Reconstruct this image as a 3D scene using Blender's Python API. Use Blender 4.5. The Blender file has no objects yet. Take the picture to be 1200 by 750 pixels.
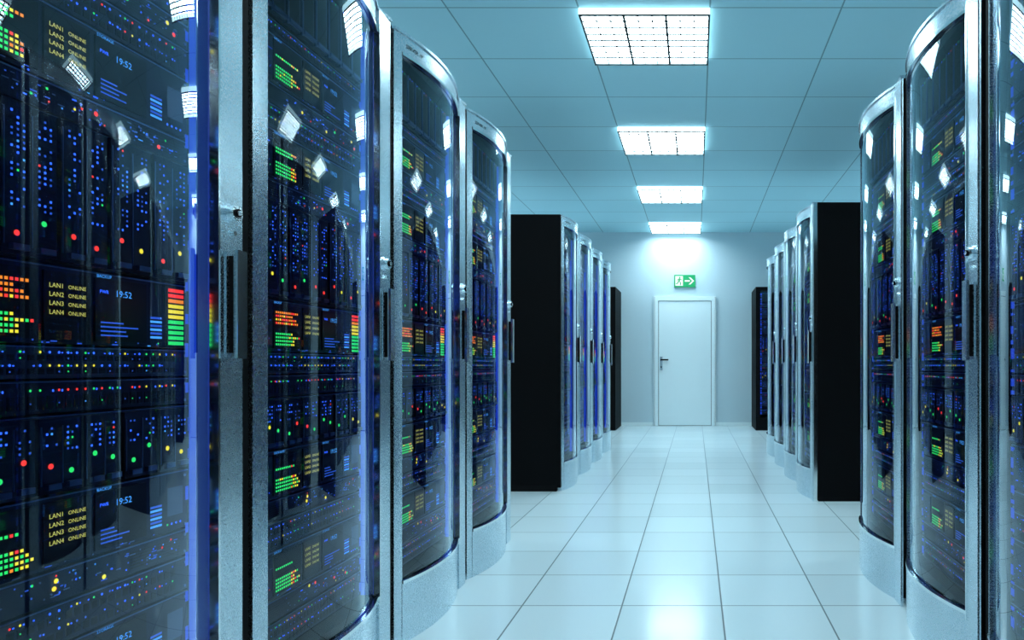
import bpy, math, random
from mathutils import Vector
random.seed(7)
scene = bpy.context.scene
COL = scene.collection

# ------------------------------------------------------------------ materials
def new_mat(name):
    m = bpy.data.materials.new(name); m.use_nodes = True
    nt = m.node_tree
    b = nt.nodes.get('Principled BSDF')
    return m, nt, b

def pmat(name, col, rough=0.5, metal=0.0, spec=0.5, bump=0.0, bscale=200.0, stretch=None, var=0.0):
    m, nt, b = new_mat(name)
    b.inputs['Base Color'].default_value = (*col, 1)
    b.inputs['Roughness'].default_value = rough
    b.inputs['Metallic'].default_value = metal
    b.inputs['Specular IOR Level'].default_value = spec
    tc = nt.nodes.new('ShaderNodeTexCoord')
    mp = nt.nodes.new('ShaderNodeMapping')
    if stretch: mp.inputs['Scale'].default_value = stretch
    nz = nt.nodes.new('ShaderNodeTexNoise'); nz.inputs['Scale'].default_value = bscale
    nz.inputs['Detail'].default_value = 3
    nt.links.new(tc.outputs['Object'], mp.inputs[0]); nt.links.new(mp.outputs[0], nz.inputs['Vector'])
    if bump > 0:
        bp = nt.nodes.new('ShaderNodeBump'); bp.inputs['Strength'].default_value = bump
        bp.inputs['Distance'].default_value = 0.001
        nt.links.new(nz.outputs[0], bp.inputs['Height']); nt.links.new(bp.outputs[0], b.inputs['Normal'])
    if var > 0:
        mr = nt.nodes.new('ShaderNodeMapRange')
        mr.inputs[3].default_value = max(0.02, rough - var); mr.inputs[4].default_value = rough + var
        nt.links.new(nz.outputs[0], mr.inputs[0]); nt.links.new(mr.outputs[0], b.inputs['Roughness'])
    return m

def emat(name, col, strength, sample=False):
    m, nt, b = new_mat(name)
    b.inputs['Base Color'].default_value = (col[0]*.3, col[1]*.3, col[2]*.3, 1)
    b.inputs['Emission Color'].default_value = (*col, 1)
    b.inputs['Emission Strength'].default_value = strength
    if not sample:
        try: m.cycles.emission_sampling = 'NONE'
        except Exception: pass
    return m

def tile_mat(name, base, line, px, py, ox, oy, lw, rough, bump=0.0, spec=0.5, var=0.04):
    m, nt, b = new_mat(name)
    N = nt.nodes; L = nt.links
    tc = N.new('ShaderNodeTexCoord'); sp = N.new('ShaderNodeSeparateXYZ')
    L.new(tc.outputs['Object'], sp.inputs[0])
    def mth(op, a, bb=None):
        n = N.new('ShaderNodeMath'); n.operation = op
        for i, v in enumerate([a, bb]):
            if v is None: continue
            if isinstance(v, (int, float)): n.inputs[i].default_value = v
            else: L.new(v, n.inputs[i])
        return n.outputs[0]
    def edge(out, o, p):
        t = mth('DIVIDE', mth('SUBTRACT', out, o), p)
        fr = mth('FRACT', mth('ADD', t, 100.0))
        d = mth('MINIMUM', fr, mth('SUBTRACT', 1.0, fr))
        return mth('MULTIPLY', d, p), mth('FLOOR', mth('ADD', t, 100.0))
    ex, ix = edge(sp.outputs[0], ox, px); ey, iy = edge(sp.outputs[1], oy, py)
    d = mth('MINIMUM', ex, ey)
    mask = mth('LESS_THAN', d, lw)
    cb = N.new('ShaderNodeCombineXYZ'); L.new(ix, cb.inputs[0]); L.new(iy, cb.inputs[1])
    wn = N.new('ShaderNodeTexWhiteNoise'); L.new(cb.outputs[0], wn.inputs['Vector'])
    hv = N.new('ShaderNodeHueSaturation'); hv.inputs['Color'].default_value = (*base, 1)
    mr = N.new('ShaderNodeMapRange'); mr.inputs[3].default_value = 1 - var; mr.inputs[4].default_value = 1 + var
    L.new(wn.outputs[0], mr.inputs[0]); L.new(mr.outputs[0], hv.inputs['Value'])
    mx = N.new('ShaderNodeMix'); mx.data_type = 'RGBA'
    L.new(mask, mx.inputs[0]); L.new(hv.outputs[0], mx.inputs[6]); mx.inputs[7].default_value = (*line, 1)
    L.new(mx.outputs[2], b.inputs['Base Color'])
    rr = mth('ADD', mth('MULTIPLY', mask, 0.5), rough); L.new(rr, b.inputs['Roughness'])
    b.inputs['Specular IOR Level'].default_value = spec
    bp = N.new('ShaderNodeBump'); bp.inputs['Strength'].default_value = bump; bp.inputs['Distance'].default_value = 0.002
    sm = mth('MINIMUM', mth('DIVIDE', d, lw*1.6), 1.0)
    L.new(sm, bp.inputs['Height']); L.new(bp.outputs[0], b.inputs['Normal'])
    return m

def glass_mat():
    m = bpy.data.materials.new('door_glass'); m.use_nodes = True
    nt = m.node_tree; nt.nodes.clear()
    o = nt.nodes.new('ShaderNodeOutputMaterial'); mix = nt.nodes.new('ShaderNodeMixShader')
    t = nt.nodes.new('ShaderNodeBsdfTransparent'); g = nt.nodes.new('ShaderNodeBsdfGlossy')
    t.inputs[0].default_value = (0.74, 0.83, 0.98, 1)
    g.inputs['Color'].default_value = (0.82, 0.93, 1, 1); g.inputs['Roughness'].default_value = 0.012
    fr = nt.nodes.new('ShaderNodeFresnel'); fr.inputs[0].default_value = 1.46
    a = nt.nodes.new('ShaderNodeMath'); a.operation = 'MULTIPLY'; a.inputs[1].default_value = 1.8
    a.use_clamp = True
    nt.links.new(fr.outputs[0], a.inputs[0]); nt.links.new(a.outputs[0], mix.inputs[0])
    nt.links.new(t.outputs[0], mix.inputs[1]); nt.links.new(g.outputs[0], mix.inputs[2])
    nt.links.new(mix.outputs[0], o.inputs[0])
    return m

M = {}
M['chrome'] = pmat('brushed_steel', (0.64, 0.76, 0.83), 0.27, 1.0, bump=0.02, bscale=500, stretch=(1, 1, 0.4), var=0.04)
M['polish'] = pmat('polished_steel', (0.88, 0.94, 0.96), 0.15, 1.0)
M['black'] = pmat('black_powdercoat', (0.002, 0.0022, 0.003), 0.6, 0, 0.08, bump=0.1, bscale=900)
M['gap'] = pmat('black_rubber', (0.004, 0.004, 0.005), 0.8, 0, 0.1)
M['panel'] = pmat('server_panel', (0.012, 0.020, 0.052), 0.36, 0.2, 0.5, bump=0.2, bscale=600)
M['panel2'] = pmat('server_panel_grey', (0.040, 0.062, 0.12), 0.38, 0.4, 0.5, bump=0.2, bscale=600)
M['dark'] = pmat('server_vent_dark', (0.003, 0.004, 0.008), 0.5)
M['trim'] = pmat('server_bezel', (0.15, 0.23, 0.46), 0.3, 0.8)
M['glass'] = glass_mat()
M['blue'] = emat('led_blue', (0.03, 0.13, 1.0), 2.2)
M['bluedim'] = emat('led_blue_dim', (0.04, 0.16, 0.9), 0.7)
M['cyan'] = emat('led_cyan', (0.08, 0.42, 1.0), 1.2)
M['green'] = emat('led_green', (0.03, 0.9, 0.16), 1.15)
M['red'] = emat('led_red', (1.0, 0.04, 0.03), 1.6)
M['yellow'] = emat('led_yellow', (1.0, 0.80, 0.04), 1.3)
M['orange'] = emat('led_orange', (1.0, 0.25, 0.02), 1.4)
M['amber'] = emat('text_amber', (0.80, 0.75, 0.15), 0.9)
M['lcd'] = emat('lcd_grey', (0.07, 0.14, 0.25), 0.4)
M['strip'] = emat('blue_edge_glow', (0.02, 0.09, 0.9), 0.7)  # emissive blue for the door-edge strip and the lit look of the rails
M['reveal'] = emat('blue_glow_reveal', (0.015, 0.06, 0.6), 0.28)  # self-lit blue standing in for backlight on the reveal

# ------------------------------------------------------------------ mesh builder
class MB:
    def __init__(s): s.v = []; s.f = []; s.m = []; s.slots = []
    def mi(s, k):
        if k not in s.slots: s.slots.append(k)
        return s.slots.index(k)
    def face(s, pts, k):
        n = len(s.v); s.v += [tuple(p) for p in pts]; s.f.append(tuple(range(n, n+len(pts)))); s.m.append(s.mi(k))
    def box(s, x0, x1, y0, y1, z0, z1, k):
        n = len(s.v)
        s.v += [(x0,y0,z0),(x1,y0,z0),(x1,y1,z0),(x0,y1,z0),(x0,y0,z1),(x1,y0,z1),(x1,y1,z1),(x0,y1,z1)]
        for f in [(0,3,2,1),(4,5,6,7),(0,1,5,4),(1,2,6,5),(2,3,7,6),(3,0,4,7)]:
            s.f.append(tuple(n+i for i in f)); s.m.append(s.mi(k))
    def cyl_y(s, cx, cz, r, y0, y1, k, n=20):   # axis along y, y0 front
        b = len(s.v)
        for y in (y0, y1):
            for i in range(n):
                a = 2*math.pi*i/n; s.v.append((cx+r*math.cos(a), y, cz+r*math.sin(a)))
        for i in range(n):
            j = (i+1) % n; s.f.append((b+i, b+j, b+n+j, b+n+i)[::-1]); s.m.append(s.mi(k))
        s.f.append(tuple(b+i for i in range(n))); s.m.append(s.mi(k))
        s.f.append(tuple(b+n+i for i in range(n))[::-1]); s.m.append(s.mi(k))
    def prism(s, poly, z0, z1, k):   # poly ccw list of xy
        b = len(s.v); n = len(poly)
        s.v += [(p[0], p[1], z0) for p in poly] + [(p[0], p[1], z1) for p in poly]
        for i in range(n):
            j = (i+1) % n; s.f.append((b+i, b+j, b+n+j, b+n+i)); s.m.append(s.mi(k))
        s.f.append(tuple(b+i for i in range(n))[::-1]); s.m.append(s.mi(k))
        s.f.append(tuple(b+n+i for i in range(n))); s.m.append(s.mi(k))
    def q(s, x0, x1, z0, z1, y, k):   # quad facing -y
        s.face([(x0,y,z0),(x1,y,z0),(x1,y,z1),(x0,y,z1)], k)
    def dot(s, x, z, r, y, k, n=6):
        s.face([(x+r*math.cos(2*math.pi*i/n), y, z+r*math.sin(2*math.pi*i/n)) for i in range(n)], k)
    def mesh(s, name):
        me = bpy.data.meshes.new(name); me.from_pydata(s.v, [], s.f)
        for k in s.slots: me.materials.append(M[k])
        me.polygons.foreach_set('material_index', s.m); me.update()
        return me

def text_to(mb, txt, x, z, size, y, k):
    cu = bpy.data.curves.new('t', 'FONT'); cu.body = txt; cu.size = size; cu.resolution_u = 2
    ob = bpy.data.objects.new('t', cu); COL.objects.link(ob)
    bpy.context.view_layer.update()
    dg = bpy.context.evaluated_depsgraph_get()
    me = bpy.data.meshes.new_from_object(ob.evaluated_get(dg))
    b = len(mb.v)
    yf = y if callable(y) else (lambda _x: y)
    for v in me.vertices: mb.v.append((x+v.co.x, yf(x+v.co.x), z+v.co.y))
    for p in me.polygons:
        mb.f.append(tuple(b+i for i in p.vertices)); mb.m.append(mb.mi(k))
    bpy.data.objects.remove(ob); bpy.data.curves.remove(cu); bpy.data.meshes.remove(me)

def obj(name, me, parent=None, loc=(0,0,0), rot=(0,0,0)):
    o = bpy.data.objects.new(name, me); COL.objects.link(o)
    o.location = loc; o.rotation_euler = rot
    if parent: o.parent = parent
    return o

# ------------------------------------------------------------------ rack parts (local: front -Y, width X, up Z)
XL, XR, SAG = -0.352, 0.285, 0.058
XG = -0.316
HT = 2.2
def fy(x, off=0.0):
    if x >= XR: return 0.0 - off
    t = (x-(XL+XR)/2)/((XR-XL)/2)
    return -SAG*(1-t*t) - off
def arc(a, b, n, off=0.0): return [(a+(b-a)*i/n, fy(a+(b-a)*i/n, off)) for i in range(n+1)]
def curved(mb, a, b, z0, z1, th, k, off=0.0, n=32):
    poly = arc(a, b, n, off) + [(x, y+th) for x, y in reversed(arc(a, b, n, off))]
    mb.prism(poly, z0, z1, k)

fr = MB()
curved(fr, XL, XG+0.002, 0.0, HT-0.01, 0.03, 'chrome', 0.004, 5)            # hinge stile
fr.box(XR, 0.366, -0.014, 0.02, 0.0, HT-0.01, 'chrome')                     # lock stile
fr.box(XR-0.004, XR+0.002, -0.018, 0.02, 0.2, HT-0.06, 'polish')
fr.box(0.366, 0.372, -0.006, 0.02, 0.0, HT-0.01, 'polish')
curved(fr, XG, XR, 2.125, HT-0.01, 0.03, 'chrome', 0.004)                   # header
curved(fr, XG, XR, 0.0, 0.215, 0.03, 'chrome', 0.006)                       # plinth
curved(fr, XG, XR, 0.215, 0.226, 0.012, 'polish', 0.010)
curved(fr, XG, XR, 2.114, 2.125, 0.012, 'polish', 0.008)
fr.prism(arc(XL, XR, 32, 0.010) + [(0.372, -0.02), (0.372, 0.03), (XL, 0.03)], HT-0.01, HT, 'chrome')
text_to(fr, "SERVER 19\"", -0.295, 2.148, 0.020, lambda x: fy(x, 0.0052), 'gap')
me_frame = fr.mesh('door_frame')

gl = MB()
pa = arc(XG-0.002, XR, 48, -0.006)
for x, y in pa: gl.v += [(x, y, 0.22), (x, y, 2.12)]
for i in range(len(pa)-1):
    gl.f.append((2*i, 2*i+2, 2*i+3, 2*i+1)); gl.m.append(gl.mi('glass'))
me_glass = gl.mesh('glass_pane')
for p in me_glass.polygons: p.use_smooth = True

# handle + lock
hd = MB()
hx = 0.326
hd.box(hx-0.018, hx+0.020, -0.017, -0.014, 1.02, 1.255, 'chrome')
hd.box(hx-0.010, hx+0.012, -0.030, -0.017, 1.028, 1.247, 'gap')
hd.box(hx-0.014, hx+0.018, -0.040, -0.030, 1.015, 1.26, 'polish')
hd.cyl_y(hx, 1.345, 0.024, -0.020, -0.014, 'chrome')
hd.cyl_y(hx, 1.345, 0.018, -0.030, -0.020, 'polish')
hd.cyl_y(hx, 1.345, 0.009, -0.034, -0.030, 'gap')
hd.cyl_y(hx, 1.345, 0.006, -0.036, -0.034, 'chrome')
hd.cyl_y(hx+0.004, 1.300, 0.006, -0.022, -0.014, 'polish', 12)
me_handle = hd.mesh('door_handle')

# cabinet body
bd = MB()
D = 1.05
bd.box(-0.380, -0.360, 0.0, D, 0.03, HT-0.005, 'black')
bd.box(0.360, 0.380, 0.022, D, 0.03, HT-0.005, 'black')
bd.box(-0.360, 0.360, D-0.02, D, 0.03, HT-0.005, 'black')
bd.box(-0.360, 0.360, 0.032, D-0.02, HT-0.045, HT-0.005, 'black')
bd.box(-0.360, 0.360, 0.032, D-0.02, 0.03, 0.20, 'black')
bd.box(-0.375, 0.375, 0.03, D-0.01, 0.0, 0.03, 'gap')
bd.box(-0.358, -0.312, 0.032, 0.12, 0.2, HT-0.045, 'gap')
bd.box(0.286, 0.358, 0.032, 0.12, 0.2, HT-0.045, 'gap')
bd.box(-0.383, -0.380, 0.03, D-0.03, 0.0, 0.05, 'gap')
me_body = bd.mesh('cabinet_body')

# server units
def build_units():
    u = MB(); Y = 0.045; X0, X1 = -0.306, 0.272
    rc = lambda w: random.choices(list(w.keys()), list(w.values()))[0]
    ru = random.uniform
    def panel(z0, z1, k='panel'):
        u.box(X0, X1, Y, Y+0.05, z0+0.0025, z1-0.0025, k)
        u.box(X0, X1, Y-0.002, Y, z1-0.005, z1-0.0025, 'trim')
        for x in (X0+0.008, X1-0.008):
            u.cyl_y(x, z1-0.014, 0.003, Y-0.002, Y, 'trim', 8)
            u.cyl_y(x, z0+0.010, 0.003, Y-0.002, Y, 'trim', 8)
    def vents(x0, x1, z0, z1, step=0.006):
        z = z0
        while z < z1:
            u.q(x0, x1, z, z+step*0.45, Y-0.0006, 'dark'); z += step
    def scatter(x0, x1, z0, z1, n, yy=None):
        yy = Y if yy is None else yy
        for i in range(n):
            x, z = ru(x0, x1), ru(z0, z1)
            if random.random() < .5: u.q(x, x+ru(.003, .014), z, z+.0022, yy-0.0013, rc({'bluedim': 6, 'blue': 1, 'cyan': 1, 'trim': 5}))
            else: u.q(x, x+.003, z, z+.003, yy-0.0013, rc({'bluedim': 6, 'blue': 3, 'cyan': 1, 'trim': 3, 'red': .5, 'green': .5}))
    def info(z0, z1, kind=0):
        panel(z0, z1, 'panel')
        u.box(-0.195, -0.070, Y-0.003, Y, z0+0.010, z1-0.012, 'dark')
        rows = int((z1-z0-0.04)/0.0095)
        for r in range(rows):
            if rows > 8 and r in (4, 5): continue
            if kind == 0 and r >= rows-2 and rows > 7: continue
            for c in range(13 - random.randint(0, 4)):
                w = {'orange': 6, 'red': 3, 'yellow': 1} if (kind == 1 and r > 5) else ({'green': 8, 'yellow': .6} if c < 8 else {'yellow': 4, 'green': 2, 'orange': 1, 'red': 1})
                u.q(-0.188+c*0.0086, -0.188+c*0.0086+0.0056, z0+0.018+r*0.0095, z0+0.018+r*0.0095+0.0052, Y-0.0042, rc(w))
        u.box(-0.060, 0.028, Y-0.003, Y, z0+0.010, z1-0.012, 'dark')
        for i in range(4):
            zz = z1-0.040-i*0.0155
            text_to(u, "LAN%d" % (i+1), -0.052, zz, 0.0115, Y-0.0042, 'amber')
            text_to(u, "ONLINE", -0.016, zz, 0.0098, Y-0.0042, 'amber')
        u.box(0.040, 0.158, Y-0.003, Y, z0+0.010, z1-0.012, 'dark')
        text_to(u, "19:52", 0.082, z1-0.044, 0.0175, Y-0.0042, 'cyan')
        text_to(u, "PWR", 0.048, z1-0.040, 0.009, Y-0.0042, 'blue')
        for i in range(4):
            u.q(0.050, 0.050+ru(.03, .09), z0+0.020+i*0.008, z0+0.0228+i*0.008, Y-0.0042, 'bluedim')
        text_to(u, random.choice(["DATA RATE", "BACKUP", "PROCESS"]), -0.19, z1-0.0108, 0.0085, Y-0.0012, 'cyan')
        text_to(u, random.choice(["BACKUP", "STORAGE"]), 0.045, z1-0.0108, 0.0085, Y-0.0012, 'cyan')
        for i in range(6):
            u.q(0.170, 0.200, z0+0.02+i*0.008, z0+0.0245+i*0.008, Y-0.0012, 'cyan' if i % 2 == 0 else 'bluedim')
        if kind == 1:
            u.box(0.210, 0.2675, Y-0.001, Y, z0+0.004, z1-0.004, 'dark')
            for i in range(11):
                k = 'green' if i < 5 else ('yellow' if i < 8 else ('orange' if i < 9 else 'red'))
                u.q(0.217, 0.260, z0+0.008+i*0.0112, z0+0.0155+i*0.0112, Y-0.0014, k)
        else:
            u.q(0.215, 0.258, z0+0.035, z1-0.035, Y-0.0012, 'lcd')
            for i in range(4):
                u.dot(0.215+i*0.012, z0+0.018, 0.0025, Y-0.0012, rc({'blue': 3, 'green': 1, 'red': 1}))
        u.box(X0+0.02, -0.205, Y-0.006, Y, z0+0.014, z1-0.016, 'panel2'); scatter(X0+0.025, -0.215, z0+.02, z1-.025, 14, Y-0.006)
        scatter(-0.19, 0.2, z0+.002, z0+.009, 14)
    def bank(z0, z1, n=8):
        panel(z0, z1, 'dark'); w = (X1-X0-0.03)/n
        for i in range(n):
            x = X0+0.015+i*w
            u.box(x+0.003, x+w-0.003, Y-0.012, Y, z0+0.010, z1-0.010, 'panel2')
            u.box(x+0.010, x+w-0.010, Y-0.0125, Y-0.012, z0+0.035, z1-0.022, 'dark')
            u.box(x+0.006, x+w-0.006, Y-0.020, Y-0.012, z0+0.014, z0+0.024, 'trim')
            u.box(x+0.003, x+0.007, Y-0.016, Y-0.012, z0+0.010, z1-0.010, 'trim')
            u.dot(x+w*0.35, z1-0.016, 0.0025, Y-0.013, 'blue'); u.dot(x+w*0.65, z1-0.016, 0.0025, Y-0.013, rc({'green': 2, 'red': 1, 'blue': 2}))
    def blades(z0, z1, n=11, big=True):
        panel(z0, z1, 'dark'); w = (X1-X0-0.02)/n
        for i in range(n):
            x = X0+0.01+i*w; yy = Y-0.010-0.004*(i % 2)
            u.box(x+0.0015, x+w-0.0015, yy, Y, z0+0.006, z1-0.006, 'panel')
            u.box(x+0.004, x+0.0055, yy-0.0015, yy, z0+0.02, z1-0.02, 'trim')
            z = z1-0.025
            while z > z0+0.075:
                for cx in (0.30, 0.5, 0.70):
                    if random.random() < 0.5:
                        u.q(x+w*cx, x+w*cx+0.0036, z, z+0.0036, yy-0.001, rc({'blue': 8, 'bluedim': 7, 'cyan': 1, 'red': .4, 'green': .3}))
                z -= 0.0095
            if big:
                u.dot(x+w*0.5, z0+0.040 + 0.012*((i*5) % 3), 0.0050, yy-0.001, rc({'red': 3, 'green': 4, 'yellow': 3}), 10)
            u.box(x+w*0.25, x+w*0.8, yy-0.008, yy, z0+0.012, z0+0.022, 'trim')
    def switch(z0, z1, rows=2, w=None):
        panel(z0, z1, random.choice(['panel', 'panel2'])); w = w or {'green': 3, 'yellow': 2, 'red': 3, 'blue': 6, 'bluedim': 4}
        rh = (z1-z0-0.014)/rows; n = 30
        for r in range(rows):
            zz = z0+0.007+r*rh
            for c in range(n):
                x = X0+0.03+c*(X1-X0-0.06)/n
                u.box(x, x+0.012, Y-0.0008, Y, zz+0.003, zz+rh*0.55, 'dark')
                if random.random() < 0.75:
                    u.dot(x+0.004, zz+rh*0.76, 0.0023, Y-0.0014, rc(w))
                if random.random() < 0.5:
                    u.q(x+0.0085, x+0.0115, zz+rh*0.70, zz+rh*0.78, Y-0.0014, 'blue')
                if random.random() < 0.3:
                    u.q(x+0.003, x+0.0055, zz+rh*0.25, zz+rh*0.25+.0025, Y-0.0014, rc({'bluedim': 3, 'green': 1, 'cyan': 1}))
    def speck(z0, z1):
        panel(z0, z1, 'panel'); vents(X0+0.03, X0+0.14, z0+0.012, z1-0.012); vents(0.12, 0.25, z0+0.012, z1-0.012)
        scatter(X0+.15, X1-.03, z0+.010, z1-.012, 70)
        for i in range(7):
            u.dot(ru(X0+.2, X1-.03), ru(z0+.012, z1-.012), random.choice([.0025, .0045]), Y-0.0016, rc({'red': 3, 'green': 2, 'yellow': 2}), 10)
    u.box(X0-0.006, X1+0.012, Y+0.05, Y+0.06, 0.2, 2.15, 'gap')
    bank(1.915, 2.12, 8)
    switch(1.875, 1.915, 1)
    info(1.745, 1.875, 0)
    speck(1.69, 1.745); switch(1.625, 1.69, 2)
    info(1.49, 1.625, 0)
    speck(1.435, 1.49)
    blades(1.175, 1.435, 11)
    info(1.035, 1.175, 1)
    switch(0.975, 1.035, 2, {'blue': 4, 'green': 2, 'yellow': 2}); switch(0.915, 0.975, 1, {'red': 5, 'green': 3, 'yellow': 2})
    blades(0.775, 0.915, 13)
    info(0.645, 0.775, 0)
    speck(0.585, 0.645); switch(0.51, 0.585, 2)
    info(0.38, 0.51, 0)
    speck(0.32, 0.38); switch(0.235, 0.32, 2)
    # blue edge glow put into emissive colour: door reveal, and bars for lit rails
    u.box(0.2785, 0.2845, 0.004, 0.030, 0.235, 2.11, 'reveal')
    u.box(0.2775, 0.2845, 0.030, 0.045, 0.235, 2.11, 'strip')
    z = 0.25; i = 0
    while z < 2.09:
        h = (0.030, 0.012, 0.022, 0.008)[i % 4]
        u.q(X0-0.004, X0+0.018, z, z+h, Y-0.0025, 'strip')  # emissive bars painted as blue light on the rails
        if i % 2 == 0: u.q(0.2635, 0.2725, z, z+h, Y-0.0025, 'strip')
        z += h+(0.018, 0.030, 0.012)[i % 3]; i += 1
    return u.mesh('server_units')
me_units = build_units()

def rack(loc, rot):
    e = bpy.data.objects.new('server_rack', None); COL.objects.link(e)
    e.location = loc; e.rotation_euler = (0, 0, rot); e.empty_display_size = 0.2
    for nm, me in (('cabinet_body', me_body), ('rack_frame', me_frame), ('glass_pane', me_glass),
                   ('lock_handle', me_handle), ('server_units', me_units)):
        obj(nm, me, e)
    return e

P = 0.77
XLft, XRgt = -1.07, 0.865
for i in range(6): rack((XLft, -0.70+P*(i+0.5), 0), math.pi/2)
for i in range(5): rack((XRgt, -0.27+P*(i+0.5), 0), -math.pi/2)
for i in range(4): rack((XLft, 5.40+P*(i+0.5), 0), math.pi/2)
for i in range(4): rack((XRgt+0.01, 5.00+P*(i+0.5), 0), -math.pi/2)

# plain black network cabinets at the end of the room (facing the camera)
nc = MB()
nc.box(-0.38, -0.36, 0, 0.8, 0.0, HT, 'black'); nc.box(0.36, 0.38, 0, 0.8, 0.0, HT, 'black')
nc.box(-0.36, 0.36, 0.78, 0.8, 0, HT, 'black'); nc.box(-0.36, 0.36, 0, 0.78, HT-0.06, HT, 'black')
nc.box(-0.36, 0.36, 0, 0.78, 0, 0.20, 'black'); nc.box(-0.36, -0.312, 0.0, 0.05, 0.2, HT-0.06, 'black')
nc.box(0.286, 0.36, 0.0, 0.05, 0.2, HT-0.06, 'black'); nc.box(0.30, 0.33, -0.03, 0, 1.0, 1.25, 'chrome')
me_nc = nc.mesh('network_cabinet_body')
gp = MB(); gp.q(-0.312, 0.286, 0.2, HT-0.06, 0.0015, 'glass'); me_gp = gp.mesh('flat_glass')
for x in (1.305, -1.605):
    e = bpy.data.objects.new('network_cabinet', None); COL.objects.link(e); e.location = (x, 10.45, 0)
    obj('cabinet_shell', me_nc, e); obj('flat_glass_pane', me_gp, e); obj('cabinet_units', me_units, e)

# ------------------------------------------------------------------ room
WX0, WX1, WY0, WY1, H = -4.2, 4.6, -3.2, 11.3, 3.2
M['floor'] = tile_mat('floor_tiles', (0.68, 0.81, 0.86), (0.12, 0.17, 0.19), 0.415, 0.415, 0.109, 2.84, 0.0032, 0.16, 0.3, 0.7)
M['ceil'] = tile_mat('ceiling_tiles', (0.47, 0.76, 0.85), (0.22, 0.38, 0.44), 0.81, 0.70, -0.72, 4.20, 0.005, 0.7, 0.3, 0.2, 0.015)
M['wall'] = pmat('painted_wall', (0.53, 0.66, 0.73), 0.75, bump=0.1, bscale=150)
M['white'] = pmat('white_gloss_paint', (0.76, 0.87, 0.91), 0.35)
M['seam'] = pmat('door_seam', (0.10, 0.12, 0.13), 0.7)
M['signgreen'] = emat('sign_green', (0.0, 0.50, 0.17), 0.55)
M['signwhite'] = emat('sign_white', (0.85, 1.0, 0.92), 0.8)
M['lamp'] = emat('lamp_diffuser', (0.73, 0.94, 1.0), 25.0, True)
M['sideglow'] = emat('lamp_side_glow', (0.62, 0.93, 1.0), 3.0, True)  # glow added to fixture sides to brighten the ceiling around them
M['louvre'] = pmat('louvre_metal', (0.018, 0.026, 0.03), 0.5, spec=0.2)
def room(name, a, k):
    b = MB(); b.box(*a, k); return obj(name, b.mesh(name))
T = 0.1
room('floor', (WX0, WX1, WY0, WY1, -T, 0), 'floor')
room('ceiling', (WX0, WX1, WY0, WY1, H, H+T), 'ceil')
room('wall_left', (WX0-T, WX0, WY0-T, WY1+T, -T, H+T), 'wall')
room('wall_right', (WX1, WX1+T, WY0-T, WY1+T, -T, H+T), 'wall')
room('wall_back', (WX0, WX1, WY1, WY1+T, -T, H+T), 'wall')
room('wall_front', (WX0, WX1, WY0-T, WY0, -T, H+T), 'wall')
b = MB(); b.box(WX0, -0.70, WY1-0.015, WY1, 0, 0.055, 'white'); b.box(0.345, WX1, WY1-0.015, WY1, 0, 0.055, 'white')
obj('baseboard_back', b.mesh('baseboard_back'))

# door
dr = MB(); a0, a1, dh = -0.69, 0.34, 2.14; y = WY1
dr.box(a0, a0+0.075, y-0.035, y, 0, dh, 'white'); dr.box(a1-0.075, a1, y-0.035, y, 0, dh, 'white')
dr.box(a0+0.075, a1-0.075, y-0.035, y, dh-0.075, dh, 'white')
dr.box(a0+0.075, a1-0.075, y-0.006, y, 0, dh-0.075, 'seam')
dr.box(a0+0.084, a1-0.084, y-0.024, y-0.006, 0.008, dh-0.084, 'white')
dr.box(a0+0.012, a0+0.018, y-0.037, y-0.035, 0, dh-0.012, 'seam'); dr.box(a1-0.018, a1-0.012, y-0.037, y-0.035, 0, dh-0.012, 'seam')
hx0 = a0+0.125
dr.box(hx0-0.022, hx0+0.022, y-0.032, y-0.024, 0.92, 1.14, 'chrome')
dr.cyl_y(hx0, 1.09, 0.012, y-0.075, y-0.032, 'gap', 12)
dr.box(hx0-0.012, hx0+0.12, y-0.085, y-0.068, 1.078, 1.102, 'gap')
dr.cyl_y(hx0, 0.97, 0.012, y-0.036, y-0.032, 'gap', 12)
obj('door_1', dr.mesh('door_1'), None, (0, -0.001, 0))

# exit sign
sg = MB(); sx, sz, sw, sh = -0.177, 2.392, 0.35, 0.20
sg.box(sx-sw/2, sx+sw/2, y-0.03, y, sz-sh/2, sz+sh/2, 'signgreen')
Y2 = y-0.0312
dx0, dx1 = sx-0.155, sx-0.03
sg.q(dx0, dx1, sz-0.08, sz+0.08, Y2, 'signwhite')
def poly(pts, k, yy): sg.face([(sx+p[0], yy, sz+p[1]) for p in pts], k)
Y3 = Y2-0.001
sg.dot(sx-0.082, sz+0.056, 0.013, Y3, 'signgreen', 12)
poly([(-0.105, 0.005), (-0.082, -0.005), (-0.070, 0.038), (-0.093, 0.042)], 'signgreen', Y3)
poly([(-0.082, 0.028), (-0.075, 0.036), (-0.045, 0.018), (-0.05, 0.008)], 'signgreen', Y3)
poly([(-0.095, 0.040), (-0.088, 0.030), (-0.125, 0.004), (-0.132, 0.012)], 'signgreen', Y3)
poly([(-0.100, 0.005), (-0.084, -0.004), (-0.060, -0.034), (-0.074, -0.040)], 'signgreen', Y3)
poly([(-0.074, -0.030), (-0.060, -0.034), (-0.066, -0.072), (-0.080, -0.072)], 'signgreen', Y3)
poly([(-0.105, 0.005), (-0.090, -0.004), (-0.118, -0.050), (-0.145, -0.052), (-0.145, -0.040), (-0.125, -0.036)], 'signgreen', Y3)
poly([(0.00, -0.013), (0.085, -0.013), (0.085, 0.013), (0.00, 0.013)], 'signwhite', Y2)
poly([(0.155, 0.0), (0.095, 0.060), (0.062, 0.060), (0.120, 0.0)], 'signwhite', Y2)
poly([(0.155, 0.0), (0.120, 0.0), (0.062, -0.060), (0.095, -0.060)], 'signwhite', Y2)
obj('exit_sign', sg.mesh('exit_sign'))

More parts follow.
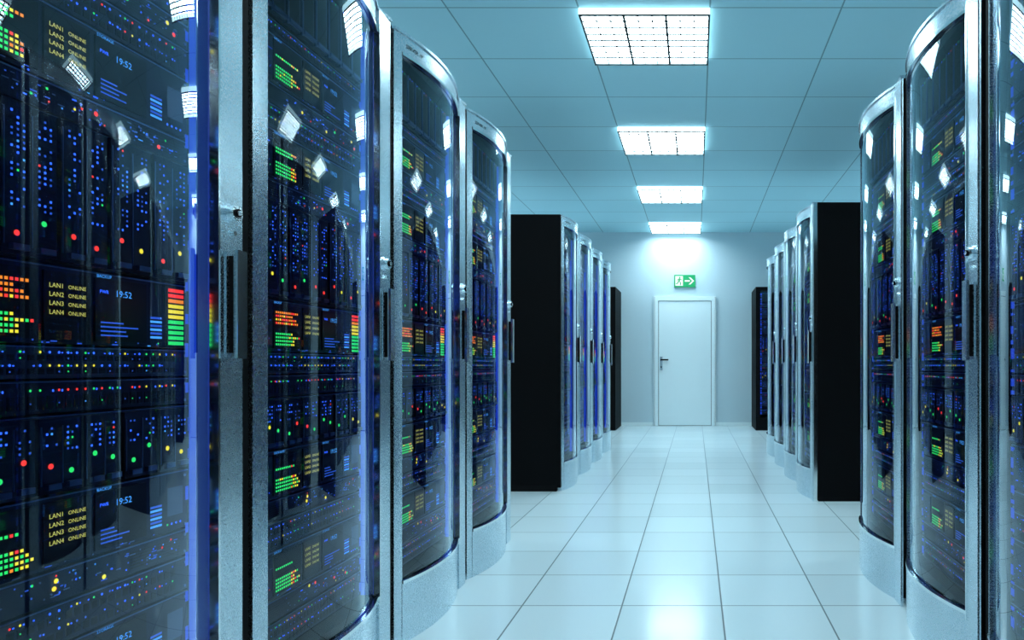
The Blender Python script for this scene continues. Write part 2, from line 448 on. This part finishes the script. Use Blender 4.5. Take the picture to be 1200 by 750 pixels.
# ceiling lights
cl = MB(); w2, d2 = 0.405, 0.35
def lamp_q(x0, x1, y0, y1, z, k): cl.face([(x0,y0,z),(x0,y1,z),(x1,y1,z),(x1,y0,z)], k)
lamp_q(-w2+0.012, w2-0.012, -d2+0.012, d2-0.012, -0.012, 'lamp')
for (x0, x1, y0, y1) in ((-w2, -w2+0.012, -d2, d2), (w2-0.012, w2, -d2, d2), (-w2+0.012, w2-0.012, -d2, -d2+0.012), (-w2+0.012, w2-0.012, d2-0.012, d2)):
    cl.box(x0, x1, y0, y1, -0.040, 0.0, 'sideglow')  # frame side with added glow onto the nearby ceiling
    cl.box(x0, x1, y0, y1, -0.048, -0.040, 'louvre')
for i in range(1, 9):
    x = -w2+0.012+i*(2*w2-0.024)/9
    t = 0.008 if i % 3 == 0 else 0.003
    cl.box(x-t, x+t, -d2+0.012, d2-0.012, -0.040, -0.030, 'louvre')
for i in range(1, 8):
    yy = -d2+0.012+i*(2*d2-0.024)/8
    cl.box(-w2+0.012, w2-0.012, yy-0.004, yy+0.004, -0.039, -0.031, 'louvre')
me_light = cl.mesh('added_ceiling_light')
for k in range(-3, 4):
    obj('added_ceiling_light', me_light, None, (-0.315, 6.65+2.1*k, H-0.0005))
    obj('added_ceiling_light', me_light, None, (3.33, 6.65+2.1*k, H-0.0005))
    obj('added_ceiling_light', me_light, None, (-3.25, 6.65+2.1*k, H-0.0005))  # unseen row added for extra brightness

# ------------------------------------------------------------------ world / camera
w = bpy.data.worlds.new('World'); scene.world = w; w.use_nodes = True
w.node_tree.nodes['Background'].inputs[0].default_value = (0.3, 0.5, 0.6, 1)
w.node_tree.nodes['Background'].inputs[1].default_value = 0.1
cam = bpy.data.cameras.new('Camera'); co = bpy.data.objects.new('Camera', cam); COL.objects.link(co)
co.location = (0, 0, 1.0); co.rotation_euler = (math.pi/2, 0, 0)
cam.sensor_width = 36; cam.lens = 24; cam.shift_x = -215/1200; cam.shift_y = 53/1200; cam.clip_start = 0.02
scene.camera = co
scene.view_settings.view_transform = 'Standard'
